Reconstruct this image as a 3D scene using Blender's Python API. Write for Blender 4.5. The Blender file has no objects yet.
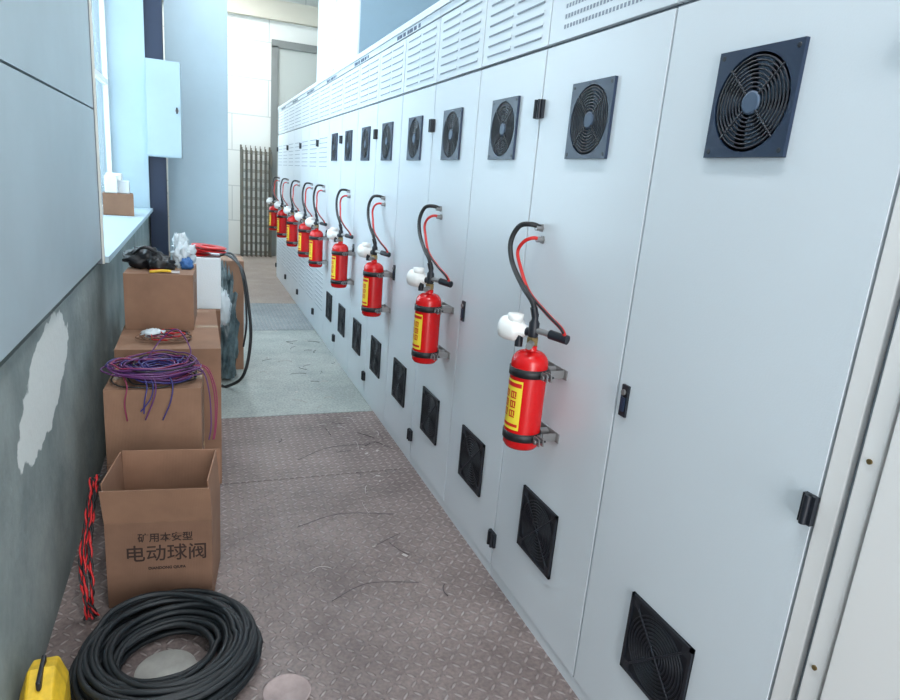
import bpy, math, random
from mathutils import Vector, Matrix, noise
random.seed(7)
scene=bpy.context.scene
try:
    scene.view_settings.view_transform='Standard'
except Exception: pass

def S(r,g,b):
    def c(x):
        x/=255.0
        return x/12.92 if x<=0.04045 else ((x+0.055)/1.055)**2.4
    return (c(r),c(g),c(b),1.0)

# ---------------- materials ----------------
def mat(name,col,rough=0.5,metal=0.0,var=0.0,vscale=4.0,bump=0.0,bscale=30.0,col2=None,alpha=1.0,trans=0.0,emit=0):
    m=bpy.data.materials.new(name); m.use_nodes=True
    nt=m.node_tree; b=nt.nodes['Principled BSDF']
    b.inputs['Base Color'].default_value=col
    b.inputs['Roughness'].default_value=rough
    b.inputs['Metallic'].default_value=metal
    if trans: b.inputs['Transmission Weight'].default_value=trans
    if alpha<1: b.inputs['Alpha'].default_value=alpha
    if emit:
        b.inputs['Emission Color'].default_value=col; b.inputs['Emission Strength'].default_value=emit
    tc=None
    if var or bump or col2:
        tc=nt.nodes.new('ShaderNodeTexCoord')
    if var or col2:
        n=nt.nodes.new('ShaderNodeTexNoise'); n.inputs['Scale'].default_value=vscale; n.inputs['Detail'].default_value=6
        n.inputs['Roughness'].default_value=0.6
        nt.links.new(tc.outputs['Object'],n.inputs['Vector'])
        r=nt.nodes.new('ShaderNodeValToRGB')
        r.color_ramp.elements[0].position=0.35; r.color_ramp.elements[1].position=0.65
        c2=col2 if col2 else tuple(min(1,x*(1+var)) for x in col[:3])+(1,)
        c1=col if col2 else tuple(x*(1-var) for x in col[:3])+(1,)
        r.color_ramp.elements[0].color=c1; r.color_ramp.elements[1].color=c2
        nt.links.new(n.outputs['Fac'],r.inputs['Fac'])
        nt.links.new(r.outputs['Color'],b.inputs['Base Color'])
    if bump:
        n=nt.nodes.new('ShaderNodeTexNoise'); n.inputs['Scale'].default_value=bscale; n.inputs['Detail'].default_value=4
        nt.links.new(tc.outputs['Object'],n.inputs['Vector'])
        bp=nt.nodes.new('ShaderNodeBump'); bp.inputs['Strength'].default_value=bump; bp.inputs['Distance'].default_value=0.01
        nt.links.new(n.outputs['Fac'],bp.inputs['Height']); nt.links.new(bp.outputs['Normal'],b.inputs['Normal'])
    return m

def plate_mat(name,c1,c2,bar=True,rough=0.5,barc=(190,180,176)):
    m=bpy.data.materials.new(name); m.use_nodes=True
    nt=m.node_tree; b=nt.nodes['Principled BSDF']; L=nt.links
    b.inputs['Roughness'].default_value=rough
    tc=nt.nodes.new('ShaderNodeTexCoord'); sp=nt.nodes.new('ShaderNodeSeparateXYZ'); L.new(tc.outputs['Object'],sp.inputs[0])
    def M(op,a,bb=None):
        n=nt.nodes.new('ShaderNodeMath'); n.operation=op
        for i,v in enumerate((a,bb)):
            if v is None: continue
            if isinstance(v,(int,float)): n.inputs[i].default_value=v
            else: L.new(v,n.inputs[i])
        return n.outputs[0]
    xs=M('MULTIPLY',sp.outputs[0],25); ys=M('MULTIPLY',sp.outputs[1],25)
    fx=M('SUBTRACT',M('FRACT',xs),0.5); fy=M('SUBTRACT',M('FRACT',ys),0.5)
    par=M('ABSOLUTE',M('MODULO',M('ADD',M('FLOOR',xs),M('FLOOR',ys)),2))
    u=M('ADD',fx,fy); v=M('SUBTRACT',fx,fy)
    d1=M('SUBTRACT',v,u)
    a=M('ADD',u,M('MULTIPLY',par,d1)); bb=M('SUBTRACT',v,M('MULTIPLY',par,d1))
    d=M('SQRT',M('ADD',M('POWER',M('MULTIPLY',M('ABSOLUTE',a),0.75),2),M('POWER',M('MULTIPLY',M('ABSOLUTE',bb),2.6),2)))
    mr=nt.nodes.new('ShaderNodeMapRange'); L.new(d,mr.inputs[0])
    mr.inputs[1].default_value=0.30; mr.inputs[2].default_value=0.50; mr.inputs[3].default_value=1; mr.inputs[4].default_value=0
    n=nt.nodes.new('ShaderNodeTexNoise'); n.inputs['Scale'].default_value=1.7; n.inputs['Detail'].default_value=10; n.inputs['Roughness'].default_value=0.72
    L.new(tc.outputs['Object'],n.inputs['Vector'])
    r=nt.nodes.new('ShaderNodeValToRGB'); r.color_ramp.elements[0].position=0.36; r.color_ramp.elements[1].position=0.64
    r.color_ramp.elements[0].color=c1; r.color_ramp.elements[1].color=c2
    L.new(n.outputs['Fac'],r.inputs['Fac'])
    n2=nt.nodes.new('ShaderNodeTexNoise'); n2.inputs['Scale'].default_value=70; n2.inputs['Detail'].default_value=5
    L.new(tc.outputs['Object'],n2.inputs['Vector'])
    mx=nt.nodes.new('ShaderNodeMixRGB'); mx.blend_type='OVERLAY'; mx.inputs['Fac'].default_value=0.7
    L.new(r.outputs['Color'],mx.inputs[1]); L.new(n2.outputs['Fac'],mx.inputs[2])
    out=mx.outputs[0]
    if bar:
        m2=nt.nodes.new('ShaderNodeMixRGB'); m2.blend_type='MIX'; L.new(M('MULTIPLY',mr.outputs[0],M('MULTIPLY',n.outputs['Fac'],0.9)),m2.inputs['Fac'])
        L.new(out,m2.inputs[1]); m2.inputs[2].default_value=S(*barc); out=m2.outputs[0]
    L.new(out,b.inputs['Base Color'])
    h=M('ADD',M('MULTIPLY',mr.outputs[0],1.0 if bar else 0.0),M('MULTIPLY',n2.outputs['Fac'],0.2))
    bp=nt.nodes.new('ShaderNodeBump'); bp.inputs['Strength'].default_value=1.0; bp.inputs['Distance'].default_value=0.005
    L.new(h,bp.inputs['Height']); L.new(bp.outputs['Normal'],b.inputs['Normal'])
    return m

def cement_mat():
    m=mat('cement_render',S(118,130,130),0.9,var=0.0,col2=S(148,158,156),vscale=3.0,bump=0.35,bscale=25)
    nt=m.node_tree; b=nt.nodes['Principled BSDF']; L=nt.links
    ramp=[n for n in nt.nodes if n.type=='VALTORGB'][0]
    tc=[n for n in nt.nodes if n.type=='TEX_COORD'][0]
    sp=nt.nodes.new('ShaderNodeSeparateXYZ'); L.new(tc.outputs['Object'],sp.inputs[0])
    def M(op,a,bb=None):
        n=nt.nodes.new('ShaderNodeMath'); n.operation=op
        for i,v in enumerate((a,bb)):
            if v is None: continue
            if isinstance(v,(int,float)): n.inputs[i].default_value=v
            else: L.new(v,n.inputs[i])
        return n.outputs[0]
    nz=nt.nodes.new('ShaderNodeTexNoise'); nz.inputs['Scale'].default_value=9; nz.inputs['Detail'].default_value=7
    L.new(tc.outputs['Object'],nz.inputs['Vector'])
    dy=M('SUBTRACT',sp.outputs[1],2.34); dz=M('SUBTRACT',sp.outputs[2],0.805)
    a=M('ADD',M('MULTIPLY',dy,0.97),M('MULTIPLY',dz,0.24)); c=M('SUBTRACT',M('MULTIPLY',dz,0.97),M('MULTIPLY',dy,0.24))
    d=M('ADD',M('POWER',M('ABSOLUTE',M('DIVIDE',a,0.42)),2),M('POWER',M('ABSOLUTE',M('DIVIDE',c,0.165)),2))
    d=M('ADD',d,M('MULTIPLY',M('SUBTRACT',nz.outputs['Fac'],0.5),1.3))
    mr=nt.nodes.new('ShaderNodeMapRange'); L.new(d,mr.inputs[0])
    mr.inputs[1].default_value=0.87; mr.inputs[2].default_value=0.94; mr.inputs[3].default_value=1; mr.inputs[4].default_value=0
    mx=nt.nodes.new('ShaderNodeMixRGB'); L.new(mr.outputs[0],mx.inputs['Fac']); L.new(ramp.outputs['Color'],mx.inputs[1]); mx.inputs[2].default_value=S(216,221,218)
    L.new(mx.outputs[0],b.inputs['Base Color'])
    return m

def brick_mat():
    m=bpy.data.materials.new('painted_block_wall'); m.use_nodes=True
    nt=m.node_tree; b=nt.nodes['Principled BSDF']; L=nt.links
    tc=nt.nodes.new('ShaderNodeTexCoord'); mp=nt.nodes.new('ShaderNodeMapping'); mp.inputs['Rotation'].default_value=(math.pi/2,0,0)
    L.new(tc.outputs['Object'],mp.inputs[0])
    br=nt.nodes.new('ShaderNodeTexBrick'); br.inputs['Scale'].default_value=1.0
    br.inputs['Brick Width'].default_value=1.2; br.inputs['Row Height'].default_value=0.6; br.inputs['Mortar Size'].default_value=0.009
    br.inputs['Color1'].default_value=S(225,226,220); br.inputs['Color2'].default_value=S(218,220,214); br.inputs['Mortar'].default_value=S(192,195,190)
    L.new(mp.outputs[0],br.inputs['Vector']); L.new(br.outputs['Color'],b.inputs['Base Color']); b.inputs['Roughness'].default_value=0.8
    return m

def carton_mat(name,c):
    m=mat(name,c,0.85,var=0.12,vscale=5)
    nt=m.node_tree; b=nt.nodes['Principled BSDF']
    tc=[n for n in nt.nodes if n.type=='TEX_COORD'][0]
    w=nt.nodes.new('ShaderNodeTexWave'); w.inputs['Scale'].default_value=60; w.inputs['Distortion'].default_value=0.5
    w.bands_direction='X'
    nt.links.new(tc.outputs['Object'],w.inputs['Vector'])
    bp=nt.nodes.new('ShaderNodeBump'); bp.inputs['Strength'].default_value=0.12; bp.inputs['Distance'].default_value=0.002
    nt.links.new(w.outputs['Fac'],bp.inputs['Height']); nt.links.new(bp.outputs['Normal'],b.inputs['Normal'])
    return m

CAB=mat('cabinet_powdercoat',S(214,221,226),0.28,bump=0.05,bscale=220)
CAB2=mat('frame_powdercoat',S(230,228,226),0.4)
DUCTSHADE=mat('duct_end_blue',S(136,163,180),0.5)  # shade on the duct's near end put into a darker blue-grey
GAPGREY=mat('gasket_grey',S(112,120,128),0.7)  # joint grey; also colours in the shade of seams and grooves
BLACK=mat('black_plastic',S(22,27,36),0.45)
BLUEBLK=mat('blue_black_plastic',S(32,47,70),0.4)
FANBACK=mat('fan_backing',S(140,158,178),0.5)
BLADE=mat('fan_blade',S(70,88,110),0.5)
DARKBACK=mat('filter_backing',S(20,24,32),0.7)
SLIT=mat('slit_grey',S(138,148,160),0.6)
NAVY=mat('navy_label',S(40,62,92),0.5)
RED=mat('extinguisher_red',S(202,14,18),0.25)
REDH=mat('red_hose',S(200,32,26),0.45)
REDP=mat('red_plastic',S(190,28,32),0.4)
YEL=mat('label_yellow',S(236,210,56),0.5)
WHT=mat('white_plastic',S(228,230,228),0.4)
RUB=mat('black_rubber',S(20,22,26),0.5)
CABLE=mat('black_cable_sheath',S(20,27,32),0.55,bump=0.1,bscale=80)
STEEL=mat('zinc_steel',S(150,150,150),0.38,0.7)
BRASS=mat('brass',S(150,130,90),0.4,0.9)
PANEL=mat('sandwich_panel',S(170,187,194),0.45,var=0.06,vscale=1.5)
CEM=cement_mat()
TRIMM=mat('trim_cream',S(214,214,206),0.5)
PAINT=mat('pale_blue_paint',S(172,194,205),0.5,var=0.03,vscale=2)
WALLP=mat('white_plaster',S(222,226,226),0.8,var=0.04,vscale=2)
BEIGE=mat('beige_beam',S(204,198,182),0.7)
NAVYST=mat('navy_steel',S(34,48,72),0.5)
GREYD=mat('grey_door',S(176,180,174),0.5)
GREYF=mat('grey_door_frame',S(122,125,122),0.5)
CART=carton_mat('cardboard',S(138,105,84)); CART2=carton_mat('cardboard_dark',S(120,90,72)); CARTIN=carton_mat('cardboard_inner',S(148,112,90))
TAPE=mat('packing_tape',S(156,130,100),0.22)
INK=mat('print_ink',S(46,30,25),0.8)
EPS=mat('polystyrene',S(216,224,228),0.8,bump=0.2,bscale=120)
PURP=mat('purple_wire',S(92,46,102),0.45); VIO=mat('violet_blue_wire',S(52,46,112),0.45); MAG=mat('magenta_wire',S(130,42,76),0.45)
YTOOL=mat('yellow_tool_plastic',S(216,178,42),0.55,var=0.2,vscale=20)
RUST=mat('rusty_steel',S(96,98,92),0.6,0.5,col2=S(120,112,98),vscale=6)
BAGW=mat('white_plastic_film',S(214,226,232),0.25,alpha=0.85)
BAGB=mat('blue_green_plastic_film',S(48,66,72),0.3,col2=S(104,124,130),vscale=9)
BLUEC=mat('blue_cloth',S(60,110,170),0.6)
GLASS=mat('window_glass',S(220,240,250),0.05,trans=1.0)
FL1=plate_mat('checker_plate_red',S(94,82,80),S(130,117,114))
FL2=plate_mat('steel_plate_grey',S(128,138,135),S(160,167,163),bar=False)
FL3=plate_mat('checker_plate_blue',S(106,118,122),S(136,146,149))
FL4=plate_mat('floor_brown',S(132,119,110),S(156,144,134),bar=False)
FILLDIFF=mat('lamp_diffuser',S(240,246,250),0.5,emit=3)  # glowing diffuser of the added, unseen ceiling fixtures
SCRAP=mat('wire_scrap',S(60,54,56),0.6); SCRAPW=mat('scrap_white',S(186,180,176),0.7)

# ---------------- mesh builder ----------------
class MB:
    def __init__(s): s.v=[];s.f=[];s.mi=[];s.sm=[];s.mats=[]
    def add(s,V,F,m,smooth=False,M=None):
        if m not in s.mats: s.mats.append(m)
        k=s.mats.index(m); o=len(s.v)
        for p in V:
            p=Vector(p)
            if M is not None: p=M@p
            s.v.append(p)
        for f in F: s.f.append([i+o for i in f]); s.mi.append(k); s.sm.append(smooth)
    def box(s,lo,hi,m,M=None):
        x0,y0,z0=lo;x1,y1,z1=hi
        V=[(x0,y0,z0),(x1,y0,z0),(x1,y1,z0),(x0,y1,z0),(x0,y0,z1),(x1,y0,z1),(x1,y1,z1),(x0,y1,z1)]
        F=[(0,3,2,1),(4,5,6,7),(0,1,5,4),(1,2,6,5),(2,3,7,6),(3,0,4,7)]
        s.add(V,F,m,False,M)
    def lathe(s,prof,m,M=None,n=32,smooth=True,caps=True):
        V=[];F=[]
        for r,z in prof:
            for i in range(n):
                a=2*math.pi*i/n; V.append((r*math.cos(a),r*math.sin(a),z))
        for j in range(len(prof)-1):
            for i in range(n):
                k=(i+1)%n; F.append((j*n+i,j*n+k,(j+1)*n+k,(j+1)*n+i))
        s.add(V,F,m,smooth,M)
        if caps:
            for j,rev in ((0,True),(len(prof)-1,False)):
                if prof[j][0]>1e-4:
                    o=[(prof[j][0]*math.cos(2*math.pi*i/n),prof[j][0]*math.sin(2*math.pi*i/n),prof[j][1]) for i in range(n)]
                    f=list(range(n)); 
                    if rev: f.reverse()
                    s.add(o,[f],m,False,M)
    def cyl(s,a,b,r,m,n=20,r2=None,M=None):
        a=Vector(a);b=Vector(b);d=b-a
        q=d.to_track_quat('Z','Y').to_matrix().to_4x4(); T=Matrix.Translation(a)@q
        if M is not None: T=M@T
        s.lathe([(r,0),(r if r2 is None else r2,d.length)],m,T,n)
    def tube(s,pts,r,m,n=8,closed=False,M=None,mats=None,seg=1):
        pts=[Vector(p) for p in pts]; N=len(pts)
        V=[];t0=None;nv=None
        for i in range(N):
            a=pts[i-1] if (i>0 or closed) else pts[i]; b=pts[(i+1)%N] if (i<N-1 or closed) else pts[i]
            t=(b-a)
            if t.length<1e-9: t=Vector((0,0,1))
            t.normalize()
            if nv is None:
                nv=t.orthogonal().normalized()
            else:
                nv=(nv-t*nv.dot(t))
                if nv.length<1e-6: nv=t.orthogonal()
                nv.normalize()
            bn=t.cross(nv)
            for k in range(n):
                an=2*math.pi*k/n; V.append(pts[i]+(nv*math.cos(an)+bn*math.sin(an))*r)
        Fs=[[] for _ in (mats or [m])]
        for i in range(N if closed else N-1):
            j=(i+1)%N
            L=Fs[(i//seg)%len(Fs)]
            for k in range(n):
                l=(k+1)%n; L.append((i*n+k,i*n+l,j*n+l,j*n+k))
        if not closed:
            Fs[0].append(list(range(n))[::-1]); Fs[0].append([(N-1)*n+k for k in range(n)])
        if mats is None: s.add(V,Fs[0],m,True,M)
        else:
            for mm,F in zip(mats,Fs): s.add(V,F,mm,True,M)
    def blob(s,c,sz,m,amp=0.2,fr=3,n=28,flat=True,seed=0):
        V=[];F=[];rows=n//2
        for j in range(rows+1):
            th=math.pi*j/rows
            for i in range(n):
                ph=2*math.pi*i/n
                d=Vector((math.sin(th)*math.cos(ph),math.sin(th)*math.sin(ph),math.cos(th)))
                k=1+amp*(noise.noise(d*fr+Vector((seed,seed*2,0)))*1.4+0.5*abs(noise.noise(d*fr*2.6+Vector((seed,0,3)))))
                p=Vector((d.x*sz[0]*k,d.y*sz[1]*k,d.z*sz[2]*k))
                if flat and p.z<-sz[2]*0.8: p.z=-sz[2]*0.8
                V.append(Vector(c)+p)
        for j in range(rows):
            for i in range(n):
                k=(i+1)%n; F.append((j*n+i,(j+1)*n+i,(j+1)*n+k,j*n+k))
        s.add(V,F,m,True)
    def build(s,name,origin=None,bevel=0,parent=None):
        me=bpy.data.meshes.new(name)
        if origin is None: o=Vector((0,0,0))
        elif origin=='base':
            xs=[p.x for p in s.v];ys=[p.y for p in s.v];zs=[p.z for p in s.v]
            o=Vector(((min(xs)+max(xs))/2,(min(ys)+max(ys))/2,min(zs)))
        else: o=Vector(origin)
        me.from_pydata([tuple(p-o) for p in s.v],[],s.f)
        for m in s.mats: me.materials.append(m)
        for i,p in enumerate(me.polygons): p.material_index=s.mi[i]; p.use_smooth=s.sm[i]
        me.update()
        ob=bpy.data.objects.new(name,me); ob.location=o
        scene.collection.objects.link(ob)
        if bevel:
            b=ob.modifiers.new('bevel','BEVEL'); b.width=bevel; b.segments=2; b.limit_method='ANGLE'; b.angle_limit=math.radians(50)
        if parent:
            ob.parent=parent; ob.location=o-parent.location
        return ob

def spline(P,k=8,closed=False):
    P=[Vector(p) for p in P]; N=len(P); out=[]
    rng=range(N if closed else N-1)
    for i in rng:
        if closed: a,b,c,d=P[(i-1)%N],P[i],P[(i+1)%N],P[(i+2)%N]
        else: a,b,c,d=P[max(i-1,0)],P[i],P[i+1],P[min(i+2,N-1)]
        for j in range(k):
            t=j/k
            out.append(0.5*((2*b)+(c-a)*t+(2*a-5*b+4*c-d)*t*t+(-a+3*b-3*c+d)*t**3))
    if not closed: out.append(P[-1])
    return out

# ---------------- camera ----------------
r_=Vector((0.9306,-0.3571,0.0822)).normalized()
f_=Vector((0.3661,0.8963,-0.2505)).normalized()
f_=(f_-r_*f_.dot(r_)).normalized(); u_=r_.cross(f_)
cam=bpy.data.cameras.new('camera'); co=bpy.data.objects.new('camera',cam); scene.collection.objects.link(co)
R=Matrix((r_,u_,-f_)).transposed().to_4x4()
co.matrix_world=Matrix.Translation((0,0,1.54))@R
cam.lens=25.6; cam.sensor_width=36; cam.clip_start=0.05
scene.camera=co

# ---------------- room ----------------
XL=-0.45; XR=2.6; YB=-2.2; YF=12.2; H=4.6
b=MB()
ed=[YB,-0.6,1.35,3.09,4.0,6.35,7.7,YF]; fm=[FL1,FL1,FL1,FL1,FL2,FL3,FL4]
b.box((XL-0.4,YB,-0.2),(XR+0.2,YF+0.2,-0.012),GAPGREY)
for i in range(7):
    b.box((XL-0.02,ed[i]+0.003,-0.012),(XR,ed[i+1]-0.003,0),fm[i])
b.build('floor')
b=MB(); b.box((XL-0.4,YB-0.2,H),(XR+0.2,YF+0.2,H+0.15),WALLP); b.build('ceiling')
b=MB()
W1=(3.70,7.57); W2_ADDED=(9.1,11.6); ZS=1.03; ZT=3.4  # second opening is unseen, added to light the far end
b.box((XL-0.4,YB,0),(XL-0.015,YF,ZS-0.03),CEM)
b.box((XL-0.4,YB,ZS-0.03),(XL-0.03,W1[0],H),CEM)
b.box((XL-0.4,W1[1],ZS-0.03),(XL,W2_ADDED[0],H),PAINT)
b.box((XL-0.4,W2_ADDED[1],ZS-0.03),(XL,YF,H),PAINT)
for w in (W1,W2_ADDED): b.box((XL-0.4,w[0],ZT),(XL,w[1],H),PAINT)
z0=[1.03,1.75,2.9]; z1=[1.742,2.892,4.6]
for a,c in zip(z0,z1):
    b.box((XL-0.03,YB,a),(XL,1.0,c),PANEL); b.box((XL-0.03,1.008,a),(XL,W1[0]-0.03,c),PANEL)
b.build('wall_left')
b=MB(); b.box((XL-0.39,W1[0]-0.028,1.0),(XL+0.012,W1[0]+0.004,ZT),TRIMM); b.box((XL-0.2,W1[0]-0.034,1.0),(XL+0.004,W1[0]-0.029,ZT),GAPGREY)
b.build('trim_1',bevel=0.002)
for i,w in enumerate((W1,W2_ADDED)):
    b=MB(); b.box((XL-0.4,w[0]+0.006,ZS-0.028),(XL+0.03,w[1]-0.004,ZS+0.004),PAINT); 
    fx=XL-0.36
    n=4; 
    for k in range(n+1):
        y=w[0]+0.03+(w[1]-w[0]-0.06)*k/n
        b.box((fx-0.025,y-0.025,ZS+0.004),(fx+0.025,y+0.025,ZT),WHT)
    for z in (ZS+0.004,2.2,ZT-0.05): b.box((fx-0.022,w[0]+0.006,z),(fx+0.022,w[1]-0.006,z+0.05),WHT)
    b.box((fx-0.003,w[0]+0.03,ZS+0.05),(fx+0.003,w[1]-0.03,ZT-0.05),GLASS)
    b.build('window_%d'%(i+1))  # the second window is hidden by the column, added for its light
b=MB(); b.box((XR,YB,0),(XR+0.2,YF,H),WALLP); b.build('wall_right')
DX0,DX1,DZ=1.30,2.3,3.55
BR=brick_mat()
b=MB(); b.box((XL-0.4,YF,0),(XR+0.2,YF+0.2,H),BR); 
b.build('wall_far')
b=MB(); b.box((XL+0.01,YF-0.12,3.95),(XR-0.01,YF-0.001,4.25),BEIGE); b.build('trim_2')
b=MB()
y1=YF-0.001; y0=YF-0.07
b.box((DX0-0.06,y0,0),(DX0+0.05,y1,DZ),GREYF); b.box((DX1-0.05,y0,0),(DX1+0.05,y1,DZ),GREYF); b.box((DX0-0.06,y0,DZ-0.02),(DX1+0.05,y1,DZ+0.1),GREYF)
b.box((DX0+0.05,y0+0.035,0.01),(DX1-0.05,y1,DZ-0.02),GREYD)
b.box((DX0+0.15,y0+0.025,0.3),(DX1-0.15,y0+0.036,1.6),GREYD); b.box((DX0+0.15,y0+0.025,1.8),(DX1-0.15,y0+0.036,3.3),GREYD)
b.cyl((DX0+0.12,y0+0.036,1.1),(DX0+0.12,y0-0.03,1.1),0.015,STEEL); b.cyl((DX0+0.12,y0-0.03,1.1),(DX0+0.25,y0-0.03,1.1),0.012,STEEL)
b.build('door_1')
b=MB(); b.box((XL-0.4,YB-0.2,0),(-0.2,YB,H),WALLP); b.box((1.0,YB-0.2,0),(XR+0.2,YB,H),WALLP); b.box((-0.2,YB-0.2,3.0),(1.0,YB,H),WALLP)  # unseen wall; doorway opening added so fill light can enter
b.build('wall_back')

b=MB(); b.box((-0.28,8.0,0),(0.35,8.55,H),PAINT)
b.build('column',origin='base',bevel=0.004)
b=MB()
b.box((XL+0.001,7.60,0),(-0.29,7.615,H),NAVYST); b.box((XL+0.001,7.85,0),(-0.29,7.865,H),NAVYST); b.box((-0.375,7.615,0),(-0.365,7.85,H),NAVYST)
b.build('steel_column',origin='base')
b=MB()
b.box((-0.44,7.38,1.56),(-0.12,7.599,2.48),PAINT); b.box((-0.435,7.355,1.57),(-0.125,7.378,2.47),PAINT)
b.box((-0.135,7.377,1.565),(-0.122,7.3795,2.475),GAPGREY)
b.cyl((-0.16,7.355,2.02),(-0.16,7.34,2.02),0.018,STEEL); b.box((-0.168,7.33,1.99),(-0.152,7.345,2.05),BLACK)
b.build('electrical_enclosure',origin='base',bevel=0.004)

# ---------------- electrical cabinets ----------------
P=1.10
FM=Matrix(((0,0,-1,P),(-1,0,0,0),(0,1,0,0),(0,0,0,1)))
def face(y,z): return Matrix.Translation((0,y,z))@FM
def square_ring(b,M,half,r,z,m,n=48):
    V=[];F=[]
    for i in range(n):
        a=2*math.pi*i/n; c,s_=math.cos(a),math.sin(a); k=half/max(abs(c),abs(s_))
        V+= [(c*k,s_*k,z),(c*r,s_*r,z),(c*k,s_*k,0),(c*r,s_*r,0.001)]
    for i in range(n):
        j=(i+1)%n
        F.append((4*i,4*j,4*j+1,4*i+1)); F.append((4*i+2,4*j+2,4*j,4*i)); F.append((4*i+1,4*j+1,4*j+3,4*i+3))
    b.add(V,F,m,False,M)
def circ(r,z,n=40): return [(r*math.cos(2*math.pi*i/n),r*math.sin(2*math.pi*i/n),z) for i in range(n)]
def fan(b,y,z):
    M=face(y,z)@Matrix.Diagonal((0.925,0.925,0.8,1)); h=0.12
    square_ring(b,M,h,0.108,0.012,BLUEBLK)
    b.lathe([(0.109,0.002)],FANBACK,M,n=40)
    for i in range(7):
        a0=2*math.pi*i/7
        V=[];nseg=6
        for k in range(nseg+1):
            rr=0.03+0.072*k/nseg
            V.append((rr*math.cos(a0+0.25*k/nseg),rr*math.sin(a0+0.25*k/nseg),0.003)); V.append((rr*math.cos(a0+0.45+0.35*k/nseg),rr*math.sin(a0+0.45+0.35*k/nseg),0.005))
        b.add(V,[(2*k,2*k+1,2*k+3,2*k+2) for k in range(nseg)],BLADE,False,M)
    for r in [0.034+0.0094*i for i in range(8)]:
        b.tube(circ(r,0.010),0.0024,BLACK,n=5,closed=True,M=M)
    b.lathe([(0.026,0.003),(0.026,0.012),(0.022,0.014)],BLADE,M,n=24)
    for a in range(4):
        an=math.pi/4+a*math.pi/2
        b.cyl((0.02*math.cos(an),0.02*math.sin(an),0.010),(0.11*math.cos(an),0.11*math.sin(an),0.010),0.003,BLACK,n=6,M=M)
        b.lathe([(0.006,0.012),(0.005,0.0135)],BLACK,M@Matrix.Translation((0.106*math.copysign(1,math.cos(an)),0.106*math.copysign(1,math.sin(an)),0)),n=10)
def filt(b,y,z):
    M=face(y,z); h=0.118
    b.box((-h,-h,0),(h,h,0.004),DARKBACK,M)
    for x0,y0,x1,y1 in ((-h,-h,h,-h+0.010),(-h,h-0.010,h,h),(-h,-h,-h+0.010,h),(h-0.010,-h,h,h)):
        b.box((x0,y0,0.001),(x1,y1,0.009),BLACK,M)
    for i in range(9): b.tube(circ(0.02+0.0105*i,0.006,32),0.0022,BLACK,n=4,closed=True,M=M)
    for s_ in (1,-1):
        b.cyl((-0.105,-0.105*s_,0.006),(0.105,0.105*s_,0.006),0.003,BLACK,n=6,M=M)
    for cx in (-1,1):
        for cy in (-1,1): b.box((cx*0.098-0.014,cy*0.098-0.014,0.002),(cx*0.098+0.014,cy*0.098+0.014,0.008),BLACK,M)
def hinge(b,y,z):
    b.box((P-0.012,y-0.014,z-0.03),(P,y+0.014,z+0.03),BLACK)
    b.cyl((P-0.014,y,z-0.03),(P-0.014,y,z+0.03),0.007,BLACK,n=12)
def latch(b,y,z):
    b.box((P-0.007,y-0.014,z-0.045),(P,y+0.014,z+0.045),BLACK)
    b.box((P-0.011,y-0.008,z-0.03),(P-0.006,y+0.008,z+0.01),BLUEBLK)
    b.cyl((P-0.008,y,z+0.025),(P-0.014,y,z+0.025),0.008,STEEL,n=14)
def slits(b,ya,yb,z0,z1,n,M=None):
    for i in range(n):
        z=z0+(z1-z0)*i/(n-1)
        b.box((P-0.0025,ya,z),(P,yb,z+0.009),CAB); b.box((P-0.0028,ya+0.003,z-0.005),(P-0.0002,yb-0.003,z),SLIT)
seams=[0.77,1.42]+[2.06+0.55*i for i in range(15)]
HT=2.36
for i in range(0,len(seams)-2,2):
    y0,y1=seams[i],seams[i+2]; ym=seams[i+1]
    b=MB()
    b.box((P+0.02,y0+0.001,0.0),(P+0.8,y1-0.001,HT-0.02),CAB)
    b.box((P+0.0175,y0+0.002,0.02),(P+0.0195,y1-0.002,HT-0.03),GAPGREY)  # grey sheet over the whole front, painting the shade in the door gaps
    b.box((P+0.004,y0+0.002,0.0),(P+0.0175,y1-0.002,0.045),CAB)
    b.box((P-0.012,y0+0.0005,HT-0.02),(P+0.82,y1-0.0005,HT+0.012),CAB)
    b.box((P-0.004,y0+0.002,HT-0.055),(P+0.017,y1-0.002,HT-0.021),CAB)
    for q in range(7):
        yy=y0+0.30+q*0.065; b.box((P-0.0050,yy,HT-0.050),(P-0.004,yy+0.035+0.012*(q%3),HT-0.030),NAVY)
    for (a,c) in ((y0,ym),(ym,y1)):
        g=0.0045
        b.box((P,a+g,0.05),(P+0.017,c-g,2.0),CAB)
        b.box((P,a+g,2.012),(P+0.017,c-g,HT-0.06),CAB)
    cab=b.build('electrical_cabinet',origin='base',bevel=0.003)
    v=MB()
    for k,(a,c) in enumerate(((y0,ym),(ym,y1))):
        yc=(a+c)/2; w=c-a
        if i==0:
            for r in range(7):
                z=2.045+r*0.030
                for q in range(26):
                    yy=a+0.1+(w-0.2)*q/25
                    v.box((P-0.0008,yy-0.005,z),(P+0.0002,yy+0.005,z+0.012),SLIT)
        else:
            slits(v,a+0.05,yc-0.015,2.045,2.27,7); slits(v,yc+0.015,c-0.05,2.045,2.27,7)
        if y0<6.0 and not (y0>5 and k==1):
            fan(v,yc+(0.025 if i==0 and k==0 else 0),1.757); filt(v,yc,0.39)
        else:
            slits(v,a+0.08,c-0.08,0.28,0.62,9); slits(v,a+0.08,c-0.08,1.6,1.85,7)
        edge=a+0.012 if k==0 else c-0.012
        for z in (0.17,0.99 if i==0 and k==0 else 1.0,1.81):
            if z>0.9 and z<1.1 and not(i==0 and k==0): continue
            hinge(v,edge,z)
    latch(v,ym-0.04,1.0)
    v.build('grilles_and_fittings',parent=cab)
b=MB()
b.box((P,0.728,0),(P+0.6,0.768,HT+0.3),CAB2)
b.box((P+0.012,0.712,0),(P+0.6,0.727,HT+0.3),GAPGREY)
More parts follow.
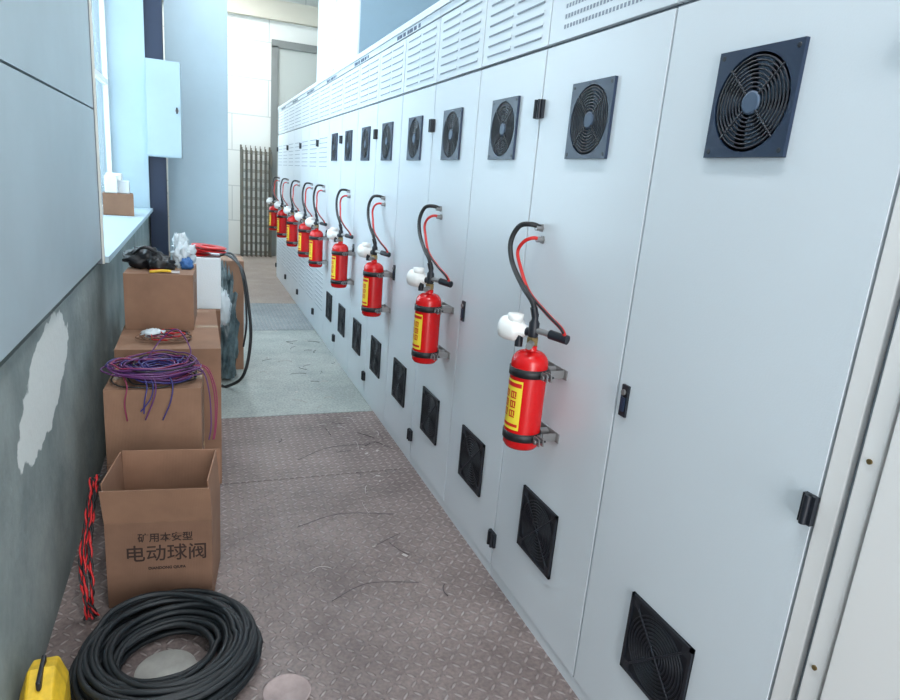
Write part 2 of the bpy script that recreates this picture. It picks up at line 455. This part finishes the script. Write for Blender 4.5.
b.box((P-0.006,0.674,0),(P+0.6,0.711,HT+0.3),CAB2)
b.box((P+0.006,0.666,0),(P+0.6,0.673,HT+0.3),GAPGREY)
b.box((P-0.012,-1.2,0),(P+0.6,0.665,HT+0.3),CAB2)
for z in (0.70,1.13,1.6): b.cyl((P-0.004,0.692,z),(P-0.009,0.692,z),0.005,BRASS,n=12)
b.build('cabinet_end_frame',origin='base',bevel=0.003)

b=MB()
b.box((P+0.03,5.05,HT+0.013),(P+0.75,5.98,4.35),CAB); b.box((P+0.03,5.99,HT+0.013),(P+0.75,6.85,4.35),CAB)
b.box((P+0.035,5.043,HT+0.03),(P+0.745,5.049,4.34),DUCTSHADE)  # overlay sheet carrying the painted end-face shade
b.box((P+0.02,5.05,HT+0.05),(P+0.03,5.09,4.3),CAB2); b.box((P+0.02,5.94,HT+0.05),(P+0.03,6.03,4.3),CAB2)
b.build('busbar_duct',origin='base',bevel=0.004)

# ---------------- fire extinguishers ----------------
def make_ext():
    b=MB(); r=0.060
    prof=[(0.0,0.004),(0.03,0.0),(0.052,0.002),(r,0.014)]+[(r,0.05*k+0.014) for k in range(1,6)]
    for k in range(8):
        a=math.pi/2*k/7; prof.append((0.018+(r-0.018)*math.cos(a),0.288+0.042*math.sin(a)))
    b.lathe(prof,RED,n=40)
    b.lathe([(0.018,0.328),(0.018,0.345),(0.015,0.347)],RED,n=20)
    b.lathe([(0.016,0.345),(0.02,0.35),(0.02,0.372),(0.014,0.376)],BRASS,n=6,smooth=False)
    b.lathe([(0.015,0.374),(0.017,0.38),(0.017,0.42),(0.011,0.43),(0.011,0.45)],BLACK,n=18)
    b.cyl((0,0,0.398),(0.055,-0.095,0.392),0.010,STEEL,n=14)
    b.cyl((0.030,-0.052,0.395),(0.061,-0.108,0.390),0.015,BLACK,n=16)
    b.cyl((0,0,0.39),(-0.02,0.035,0.385),0.014,BLACK,n=14)
    b.cyl((-0.01,-0.012,0.355),(-0.036,-0.045,0.355),0.011,STEEL,n=16)
    d=Vector((-0.55,0.82,0.02)).normalized(); q=d.to_track_quat('Z','Y').to_matrix().to_4x4()
    b.lathe([(0.012,0),(0.020,0.004),(0.024,0.018),(0.036,0.026),(0.041,0.038),(0.041,0.076),(0.036,0.090),(0.026,0.094),(0.022,0.080),(0.0,0.078)],WHT,Matrix.Translation((-0.012,0.022,0.386))@q,n=28)
    b.lathe([(0.0,0.0),(0.024,0.0),(0.026,0.03),(0.0,0.03)],WHT,Matrix.Translation((-0.040,0.055,0.408)),n=20)
    b.cyl((-0.03,0.035,0.335),(-0.03,0.035,0.375),0.013,BLACK,n=14)
    for z in (0.045,0.262):
        b.lathe([(r+0.0005,z-0.014),(r+0.004,z-0.013),(r+0.004,z+0.013),(r+0.0005,z+0.014)],RUB,n=40,caps=False)
        b.box((0.048,-0.058,z-0.013),(0.098,-0.054,z+0.013),STEEL); b.box((0.048,0.054,z-0.013),(0.098,0.058,z+0.013),STEEL)
        b.box((0.096,-0.075,z-0.016),(0.0995,0.075,z+0.016),STEEL)
        b.cyl((0.0,-0.0,z),(0.098,0,z),0.012,STEEL,n=10)
        n=10;V=[];F=[]
        for k in range(n+1):
            a=-1.45+2.9*k/n
            for zz in (z-0.010,z+0.010): V.append(((r+0.0055)*math.cos(a),(r+0.0055)*math.sin(a),zz))
        for k in range(n): F.append((2*k,2*k+2,2*k+3,2*k+1))
        b.add(V,F,STEEL,True)
        b.box((0.012,-0.098,z-0.012),(0.016,-0.058,z+0.012),STEEL); b.box((0.026,-0.098,z-0.012),(0.030,-0.054,z+0.012),STEEL)
        b.cyl((0.002,-0.086,z),(0.042,-0.086,z),0.004,BLACK,n=8); b.cyl((0.0,-0.086,z),(0.005,-0.086,z),0.008,STEEL,n=6)
    def patch(a0,a1,z0,z1,m,rr):
        n=14;V=[];F=[]
        for k in range(n+1):
            a=a0+(a1-a0)*k/n; V+=[(rr*math.cos(a),rr*math.sin(a),z0),(rr*math.cos(a),rr*math.sin(a),z1)]
        for k in range(n): F.append((2*k,2*k+2,2*k+3,2*k+1))
        b.add(V,F,m,True)
    pi=math.pi
    patch(pi*0.72,pi*1.27,0.070,0.236,YEL,r+0.0008)
    patch(pi*0.74,pi*1.25,0.214,0.228,REDH,r+0.0012)
    for k in range(3):
        for j in range(2):
            a0=0.88+0.17*j; z1_=0.200-k*0.032; z0_=z1_-0.024
            patch(pi*a0,pi*(a0+0.12),z1_-0.004,z1_,REDH,r+0.0014); patch(pi*a0,pi*(a0+0.12),z0_,z0_+0.004,REDH,r+0.0014)
            patch(pi*a0,pi*(a0+0.025),z0_,z1_,REDH,r+0.0014); patch(pi*(a0+0.05),pi*(a0+0.07),z0_,z1_,REDH,r+0.0014); patch(pi*(a0+0.095),pi*(a0+0.12),z0_+0.006,z1_,REDH,r+0.0014)
    patch(pi*0.76,pi*1.24,0.080,0.090,REDH,r+0.0014)
    blk=spline([(0.1,0.20,0.706),(0.06,0.205,0.716),(0.03,0.235,0.705),(0.012,0.25,0.65),(0.0,0.20,0.586),(-0.01,0.093,0.526),(-0.01,0.01,0.485),(0,0,0.44)],10)
    b.tube(blk,0.0088,RUB,n=10)
    red=spline([(0.1,0.185,0.668),(0.06,0.185,0.672),(0.04,0.21,0.655),(0.035,0.235,0.62),(0.03,0.20,0.578),(0.012,0.085,0.508),(0.018,-0.03,0.461),(0.04,-0.095,0.425),(0.058,-0.10,0.395)],12)
    b.tube(red,0.0062,REDH,n=8)
    b.tube([p+Vector((-0.007,-0.006,0.004)) for p in red[58:-6]],0.004,RUB,n=8)
    for (y,z) in ((0.20,0.706),(0.185,0.668)):
        b.cyl((0.0995,y,z),(0.075,y,z),0.010,STEEL,n=14); b.cyl((0.0995,y,z),(0.095,y,z),0.015,STEEL,n=6)
    b.cyl((-0.008,0.002,0.47),(0,0,0.44),0.012,BLACK,n=12)
    return b
e0=make_ext().build('fire_extinguisher',origin=(0,0,0))
ys=[1.757,2.76,3.78,4.78,5.83,6.5,7.4,8.35,9.3]
e0.location=(1.0,ys[0],0.714)
for k,y in enumerate(ys[1:]):
    o=bpy.data.objects.new('fire_extinguisher.%03d'%(k+1),e0.data); o.location=(1.0,y,0.714); scene.collection.objects.link(o)

# ---------------- cartons ----------------
def carton(lo,hi,rot=0,m=CART,name='cardboard_box',tape=True):
    cx,cy=(lo[0]+hi[0])/2,(lo[1]+hi[1])/2; w,d,h=hi[0]-lo[0],hi[1]-lo[1],hi[2]-lo[2]
    b=MB(); b.box((-w/2,-d/2,0),(w/2,d/2,h-0.004),m)
    b.box((-w/2,-d/2,h-0.004),(w/2,-0.003,h),m); b.box((-w/2,0.003,h-0.004),(w/2,d/2,h),m)
    if tape:
        b.box((-w/2-0.0006,-0.025,h),(w/2+0.0006,0.025,h+0.0006),TAPE)
        for s_ in (-1,1):
            x=s_*(w/2); b.box((min(x,x+s_*0.0008),-0.025,h-0.07),(max(x,x+s_*0.0008),0.025,h),TAPE)
    o=b.build(name,bevel=0.003); o.location=(cx,cy,lo[2]); o.rotation_euler=(0,0,rot); return o
carton((-0.35,2.68,0.0),(0.02,3.02,0.33),0.0,CART2)
carton((-0.345,2.69,0.331),(0.015,3.0,0.645),-0.04,CART)
carton((-0.35,3.10,0.0),(0.10,4.0,0.70),0.0,CART)
carton((-0.33,3.48,0.701),(-0.01,3.90,0.985),-0.04,CART)
carton((-0.34,4.06,0.0),(0.13,4.5,0.68),0.0,CART2)
carton((0.06,5.05,0.0),(0.33,5.35,0.85),0.0,CART)
carton((-0.04,4.10,0.681),(0.135,4.40,0.99),0.0,EPS,'polystyrene_box',tape=False)
carton((-0.76,6.35,ZS+0.006),(-0.52,6.65,ZS+0.19),0.1,CART)
b=MB()
for i,(x,y,z,s_) in enumerate(((-0.68,6.43,0,0.05),(-0.59,6.48,0,0.045),(-0.66,6.56,0.0,0.055))):
    b.box((x-s_,y-s_,ZS+0.192+z),(x+s_,y+s_,ZS+0.192+z+0.15-0.04*i),EPS)
b.box((-0.72,6.40,ZS+0.30),(-0.60,6.52,ZS+0.36),WHT)
b.build('foam_packing',origin='base',bevel=0.006)

# open carton
w,d,h,t,fl=0.345,0.28,0.33,0.004,0.145
b=MB()
b.box((-w/2,-d/2,0),(w/2,d/2,t),CART2)
b.box((-w/2,-d/2,0),(w/2,-d/2+t,h),CART2); b.box((-w/2,d/2-t,0),(w/2,d/2,h),CARTIN)
b.box((-w/2,-d/2+t,0),(-w/2+t,d/2-t,h),CARTIN); b.box((w/2-t,-d/2+t,0),(w/2,d/2-t,h),CARTIN)
def flap(c0,c1,out,lean,m):
    c0=Vector(c0);c1=Vector(c1);o=Vector(out)
    up=(Vector((0,0,1))*math.cos(lean)+o*math.sin(lean))*fl; th=o*t
    V=[c0,c1,c1+up,c0+up]; V2=[p-th for p in V]
    b.add(V+V2,[(0,1,2,3),(7,6,5,4),(0,4,5,1),(1,5,6,2),(2,6,7,3),(3,7,4,0)],m)
flap((-w/2,-d/2,h),(w/2,-d/2,h),(0,-1,0),0.26,CART)
flap((-w/2,d/2,h),(w/2,d/2,h),(0,1,0),0.02,CARTIN)
flap((-w/2,-d/2+0.01,h),(-w/2,d/2-0.01,h),(-1,0,0),0.04,CARTIN)
flap((w/2,-d/2+0.01,h),(w/2,d/2-0.01,h),(1,0,0),-0.08,CARTIN)
for x in (-0.10,0.10): b.box((x-0.003,-d/2-0.0008,0.0),(x+0.003,-d/2,0.02),INK)
box=b.build('open_cardboard_box')
box.location=(-0.118,2.325,0); box.rotation_euler=(0,0,-0.13)
def text(body,size,loc,parent,name):
    cu=bpy.data.curves.new(name,'FONT'); cu.body=body; cu.size=size; cu.align_x='CENTER'; cu.align_y='CENTER'; cu.extrude=0.0004; cu.offset=0.0005
    cu.materials.append(INK)
    o=bpy.data.objects.new(name,cu); scene.collection.objects.link(o); o.parent=parent; o.location=loc; o.rotation_euler=(math.pi/2,0,0); return o
text('电动球阀',0.068,(0.022,-d/2-0.001,0.205),box,'printed_lettering_large')
text('矿用本安型',0.036,(0.02,-d/2-0.001,0.268),box,'printed_lettering_small')
text('DIANDONG QIUFA',0.014,(0.022,-d/2-0.001,0.150),box,'printed_lettering_latin')

# ---------------- cable coil ----------------
def coil(b,c,R,rw,hh,turns,rt,m,jit=0.02,seg=56,mats=None,n=8,seed=1,ell=1.0):
    rnd=random.Random(seed); pts=[]
    tgt=[(rnd.uniform(-1,1),rnd.uniform(0,1)) for _ in range(turns+1)]
    for t in range(turns):
        a0,a1=tgt[t],tgt[t+1]; ox,oy=rnd.uniform(-jit,jit),rnd.uniform(-jit,jit)
        for i in range(seg):
            s_=i/seg; an=2*math.pi*s_
            k=s_*s_*(3-2*s_); q=(a0[0]*(1-k)+a1[0]*k, a0[1]*(1-k)+a1[1]*k)
            w_=math.sqrt(max(0,1-abs(q[0])**2*0.6))
            r=R+rw*q[0]+0.012*noise.noise(Vector((an*0.8,t*3.1,seed)))*jit/0.02
            e=math.sin(math.pi*s_)
            pts.append(Vector((c[0]+ox*e+r*math.cos(an),c[1]+oy*e+r*ell*math.sin(an),c[2]+rt+hh*q[1]*w_+0.008*abs(noise.noise(Vector((an,t*2.0,seed+9))))*jit/0.02)))
    b.tube(pts,rt,m,n=n,mats=mats)
    return pts
b=MB()
coil(b,(-0.095,1.855,0.0),0.198,0.072,0.10,38,0.009,CABLE,jit=0.026,seed=3)
coil(b,(-0.095,1.855,0.0),0.205,0.06,0.02,14,0.009,CABLE,jit=0.012,seed=5)
b.tube(spline([(-0.32,1.93,0.09),(-0.27,2.02,0.12),(-0.15,2.07,0.125),(0.0,2.02,0.12),(0.10,1.93,0.10)],10),0.009,CABLE)
b.build('black_cable_coil',origin='base')

# twisted red/black pair cords hanging in a loose hank next to the carton
b=MB()
rnd=random.Random(4)
for k in range(9):
    j=lambda s=0.012: rnd.uniform(-s,s)
    base=spline([(-0.345+j(),2.34+j(),0.43+j(0.03)),(-0.36+j(),2.30+j(),0.34),(-0.372+j(0.016),2.24+j(0.02),0.22),(-0.365+j(0.02),2.19+j(0.02),0.11),(-0.35+j(0.02),2.15+j(0.02),0.012+abs(j()))],22)
    for s_ in (0,1):
        pts=[]
        for i,p in enumerate(base):
            a=i*0.42+s_*math.pi+k; pts.append(p+Vector((0.0034*math.cos(a),0.0034*math.sin(a),0.0)))
        b.tube(pts,0.0034,RUB if s_ else REDP,n=6)
b.build('red_black_twisted_cord',origin='base')

b=MB()
for sd,m,R,tn in ((11,PURP,0.125,12),(12,VIO,0.12,10),(13,MAG,0.11,7),(14,PURP,0.14,8),(15,RUB,0.11,5),(16,VIO,0.10,6)):
    coil(b,(-0.165,2.84,0.646),R,0.045,0.085,tn,0.0033,m,jit=0.055,seg=40,n=5,seed=sd,ell=0.85)
rnd=random.Random(9)
for k in range(5):
    x=-0.30+rnd.random()*0.26
    b.tube(spline([(x,2.74,0.69),(x+0.02,2.675,0.665),(x+0.01,2.66,0.62-0.03*rnd.random()),(x+0.03*rnd.uniform(-1,1),2.66,0.57-0.05*rnd.random())],6),0.003,rnd.choice((PURP,MAG,VIO)),n=5)
for k in range(3):
    x=-0.05+0.03*rnd.random()
    b.tube(spline([(x,2.80,0.71),(x+0.06,2.78+0.02*k,0.69),(x+0.085+0.004*k,2.75,0.60),(x+0.09,2.70,0.48),(x+0.08,2.67,0.42)],6),0.003,rnd.choice((PURP,MAG)),n=5)
b.tube(spline([(-0.2,2.9,0.72),(-0.14,2.93,0.80),(-0.08,2.90,0.84),(-0.03,2.85,0.76),(-0.06,2.80,0.71)],8),0.003,PURP,n=5)
b.build('purple_wire_bundle',origin='base')
b=MB()
for sd,m in ((31,MAG),(32,REDP),(33,RUB),(34,CART2)):
    coil(b,(-0.14,3.28,0.701),0.08,0.035,0.03,3,0.003,m,jit=0.045,seg=30,n=5,seed=sd,ell=0.8)
b.blob((-0.2,3.3,0.722),(0.05,0.035,0.026),BAGW,0.3,seed=3)
b.build('loose_wire_pile',origin='base')

b=MB(); b.blob((-0.25,3.70,1.030),(0.095,0.085,0.055),RUB,0.35,3,seed=5); b.blob((-0.17,3.60,1.018),(0.06,0.055,0.04),RUB,0.35,3,seed=8)
b.tube(spline([(-0.30,3.66,1.06),(-0.25,3.62,1.10),(-0.19,3.63,1.07)],8),0.008,RUB)
b.build('black_work_gloves',origin='base')
b=MB(); b.blob((-0.065,3.76,1.042),(0.05,0.055,0.07),BAGW,0.5,4,seed=2,n=36); b.blob((-0.08,3.80,1.09),(0.035,0.04,0.06),BAGW,0.6,5,seed=6); b.blob((-0.05,3.68,1.01),(0.03,0.03,0.03),BLUEC,0.5,5,seed=7)
b.build('plastic_bag',origin='base')
b=MB()
b.tube(spline([(-0.22,3.505,0.993),(-0.16,3.515,0.998),(-0.12,3.51,0.997)],6),0.007,YTOOL); b.tube(spline([(-0.22,3.535,0.993),(-0.17,3.53,0.997),(-0.12,3.51,0.997)],6),0.007,REDP)
b.box((-0.12,3.502,0.989),(-0.08,3.518,1.0),STEEL)
b.build('pliers',origin='base')
for k,(x,y,z) in enumerate(((-0.02,4.25,0.993),(0.07,4.22,0.993))):
    b=MB(); M=Matrix.Translation((x,y,z+0.03*k))@Matrix.Rotation(0.10*k,4,'Y')
    b.lathe([(0.045,0),(0.10,0.0),(0.105,0.004),(0.10,0.008),(0.05,0.008)],REDP,M,n=36)
    b.lathe([(0.045,0.008),(0.045,0.026),(0.05,0.026),(0.05,0.008)],REDP,M,n=28,caps=False)
    b.lathe([(0.045,0.020),(0.10,0.020),(0.105,0.024),(0.10,0.028),(0.045,0.028)],REDP,M,n=36,caps=False)
    b.build('cable_reel',origin='base')
b=MB(); b.blob((0.19,4.80,0.36),(0.07,0.08,0.42),BAGB,0.45,5,seed=4,n=48); b.blob((0.17,4.72,0.55),(0.045,0.05,0.12),BAGW,0.5,5,seed=14,flat=False)
b.build('crumpled_plastic_sack',origin='base')
b=MB(); b.tube(spline([(0.12,5.0,0.87),(0.20,4.94,0.91),(0.29,4.68,0.85),(0.33,4.58,0.62),(0.34,4.5,0.38),(0.29,4.45,0.14),(0.19,4.60,0.014),(0.15,4.62,0.014)],10),0.011,RUB,n=10)
b.tube(spline([(0.12,4.98,0.88),(0.24,4.90,0.92),(0.30,4.7,0.78),(0.32,4.6,0.5),(0.30,4.62,0.3)],10),0.007,RUB,n=8)
b.build('black_hose',origin='base')

# yellow tool case
b=MB()
M=Matrix.Translation((-0.398,1.70,0.0))@Matrix.Rotation(0.05,4,'Z')
V=[];secs=[(-0.16,0.04,0.11),(-0.12,0.050,0.18),(-0.03,0.052,0.225),(0.04,0.05,0.20),(0.09,0.038,0.12)]
for (y,hx,hz) in secs:
    V+=[(-hx,y,0),(hx,y,0),(hx,y,hz*0.7),(hx*0.6,y,hz),(-hx*0.6,y,hz),(-hx,y,hz*0.7)]
F=[(0,1,2,3,4,5)]+[tuple(reversed([24+i for i in range(6)]))]
for j in range(4):
    for i in range(6):
        k=(i+1)%6; F.append((j*6+i,(j+1)*6+i,(j+1)*6+k,j*6+k))
b.add(V,F,YTOOL,False,M)
b.box((-0.006,-0.09,0.20),(0.006,0.02,0.230),BLACK,M)
b.build('yellow_tool_case',origin='base',bevel=0.010)
b=MB(); b.lathe([(0.0,0.002),(0.06,0.002),(0.07,0.004),(0.072,0.010),(0.068,0.011),(0.064,0.005),(0.0,0.004)],mat('pinkish_white',S(156,141,139),0.6,var=0.15,vscale=20),Matrix.Translation((0.235,1.650,0.0)),n=36,caps=False)
b.build('plastic_lid',origin='base')
b=MB(); b.lathe([(0.0,0.004),(0.085,0.004),(0.09,0.0)],mat('paper_white',S(158,156,151),0.7,var=0.15,vscale=12),Matrix.Translation((-0.11,1.85,0.0)),n=30,caps=False)
b.build('paper_disc',origin='base')

b=MB()
for k in range(3):
    T=Matrix.Translation((0.98,12.0-0.05*k,0.0))@Matrix.Rotation(-0.06,4,'X')
    w=0.24
    for i in range(7):
        x=-w+2*w*i/6+0.010*k; b.cyl((x,0,0),(x,0,1.9-0.04*k),0.007 if 0<i<6 else 0.016,RUST,n=6,M=T)
    for i in range(12):
        z=0.06+i*0.155+0.02*k; b.cyl((-w,0.008,z),(w,0.008,z),0.005,RUST,n=6,M=T)
b.build('steel_mesh_panel',origin='base')

# wire offcuts and paper bits swept along the cabinets: one object
b=MB(); rnd=random.Random(21)
for k in range(44):
    if k<36: y=rnd.uniform(3.3,6.0); x=rnd.gauss(0.88,0.10) if rnd.random()<0.85 else rnd.uniform(0.3,0.7)
    else: y=rnd.uniform(1.7,3.1); x=rnd.uniform(0.3,0.95)
    x=min(x,1.04)
    L=rnd.uniform(0.04,0.14); a=rnd.uniform(0,6.28); cv=rnd.uniform(-1.8,1.8)
    pts=[];px,py=x,y
    for i in range(7):
        pts.append((px,py,0.003+0.012*math.sin(math.pi*i/6)*(k%3==0))); a+=cv/6; px+=L/6*math.cos(a); py+=L/6*math.sin(a); px=min(px,1.07)
    b.tube(pts,0.0012 if k%4 else 0.002,SCRAP if k%3 else SCRAPW,n=5)
for (p0,p1,p2) in (((0.40,2.60),(0.60,2.66),(0.85,2.62)),((0.45,2.05),(0.60,2.11),(0.80,2.08)),((0.5,3.3),(0.7,3.42),(0.95,3.45))):
    b.tube(spline([(p0[0],p0[1],0.003),(p1[0],p1[1],0.012),(p2[0],p2[1],0.003)],8),0.0014,SCRAP,n=5)
for k in range(24):
    y=rnd.uniform(2.2,6.6); x=rnd.gauss(0.85,0.13) ; x=min(x,1.03); s_=rnd.uniform(0.004,0.014); M=Matrix.Translation((x,y,0.0015))@Matrix.Rotation(rnd.uniform(0,3),4,'Z')
    b.box((-s_,-s_*0.5,0),(s_,s_*0.5,0.001),SCRAPW,M)
b.build('wire_scraps')

# ---------------- lights ----------------
def area(name,loc,rot,sx,sy,e,col):
    l=bpy.data.lights.new(name,'AREA'); l.shape='RECTANGLE'; l.size=sx; l.size_y=sy; l.energy=e; l.color=col
    o=bpy.data.objects.new(name,l); o.location=loc; o.rotation_euler=rot; scene.collection.objects.link(o); return o
for i,(y,e) in enumerate(((0.8,58),(4.2,44),(7.4,46),(10.6,84))):  # unseen ceiling fixtures and area lights, added to light the closed room
    b=MB(); b.box((0.2,y-0.6,H-0.12),(0.5,y+0.6,H-0.02),WHT); b.box((0.22,y-0.58,H-0.135),(0.48,y+0.58,H-0.121),FILLDIFF)
    b.box((0.33,y-0.02,H-0.02),(0.37,y+0.02,H),STEEL)
    b.build('ceiling_light',origin='base')
    area('lamp_%d'%i,(0.35,y,H-0.15),(0,0,0),0.26,1.2,e,(0.98,0.99,1.0))
area('daylight_window_1',(-1.0,5.63,2.2),(0,-math.pi/2,0),2.3,3.8,185,(0.87,0.95,1.0))
area('daylight_window_2',(-1.0,10.35,2.2),(0,-math.pi/2,0),2.3,2.4,125,(0.96,0.98,1.0))  # added fill through the hidden second window, brightens the far end
area('daylight_doorway',(0.4,YB-0.1,1.5),(math.pi/2,0,0),1.15,2.9,120,(0.97,0.98,1.0))  # added fill from behind the camera, set in the unseen doorway
w=bpy.data.worlds.new('world'); scene.world=w; w.use_nodes=True
nt=w.node_tree; bg=nt.nodes['Background']
sky=nt.nodes.new('ShaderNodeTexSky'); sky.sky_type='HOSEK_WILKIE'
bg.inputs['Strength'].default_value=1.1
mx=nt.nodes.new('ShaderNodeMixRGB'); mx.inputs['Fac'].default_value=0.7; nt.links.new(sky.outputs[0],mx.inputs[1]); mx.inputs[2].default_value=(0.84,0.92,1,1)
nt.links.new(mx.outputs[0],bg.inputs['Color'])
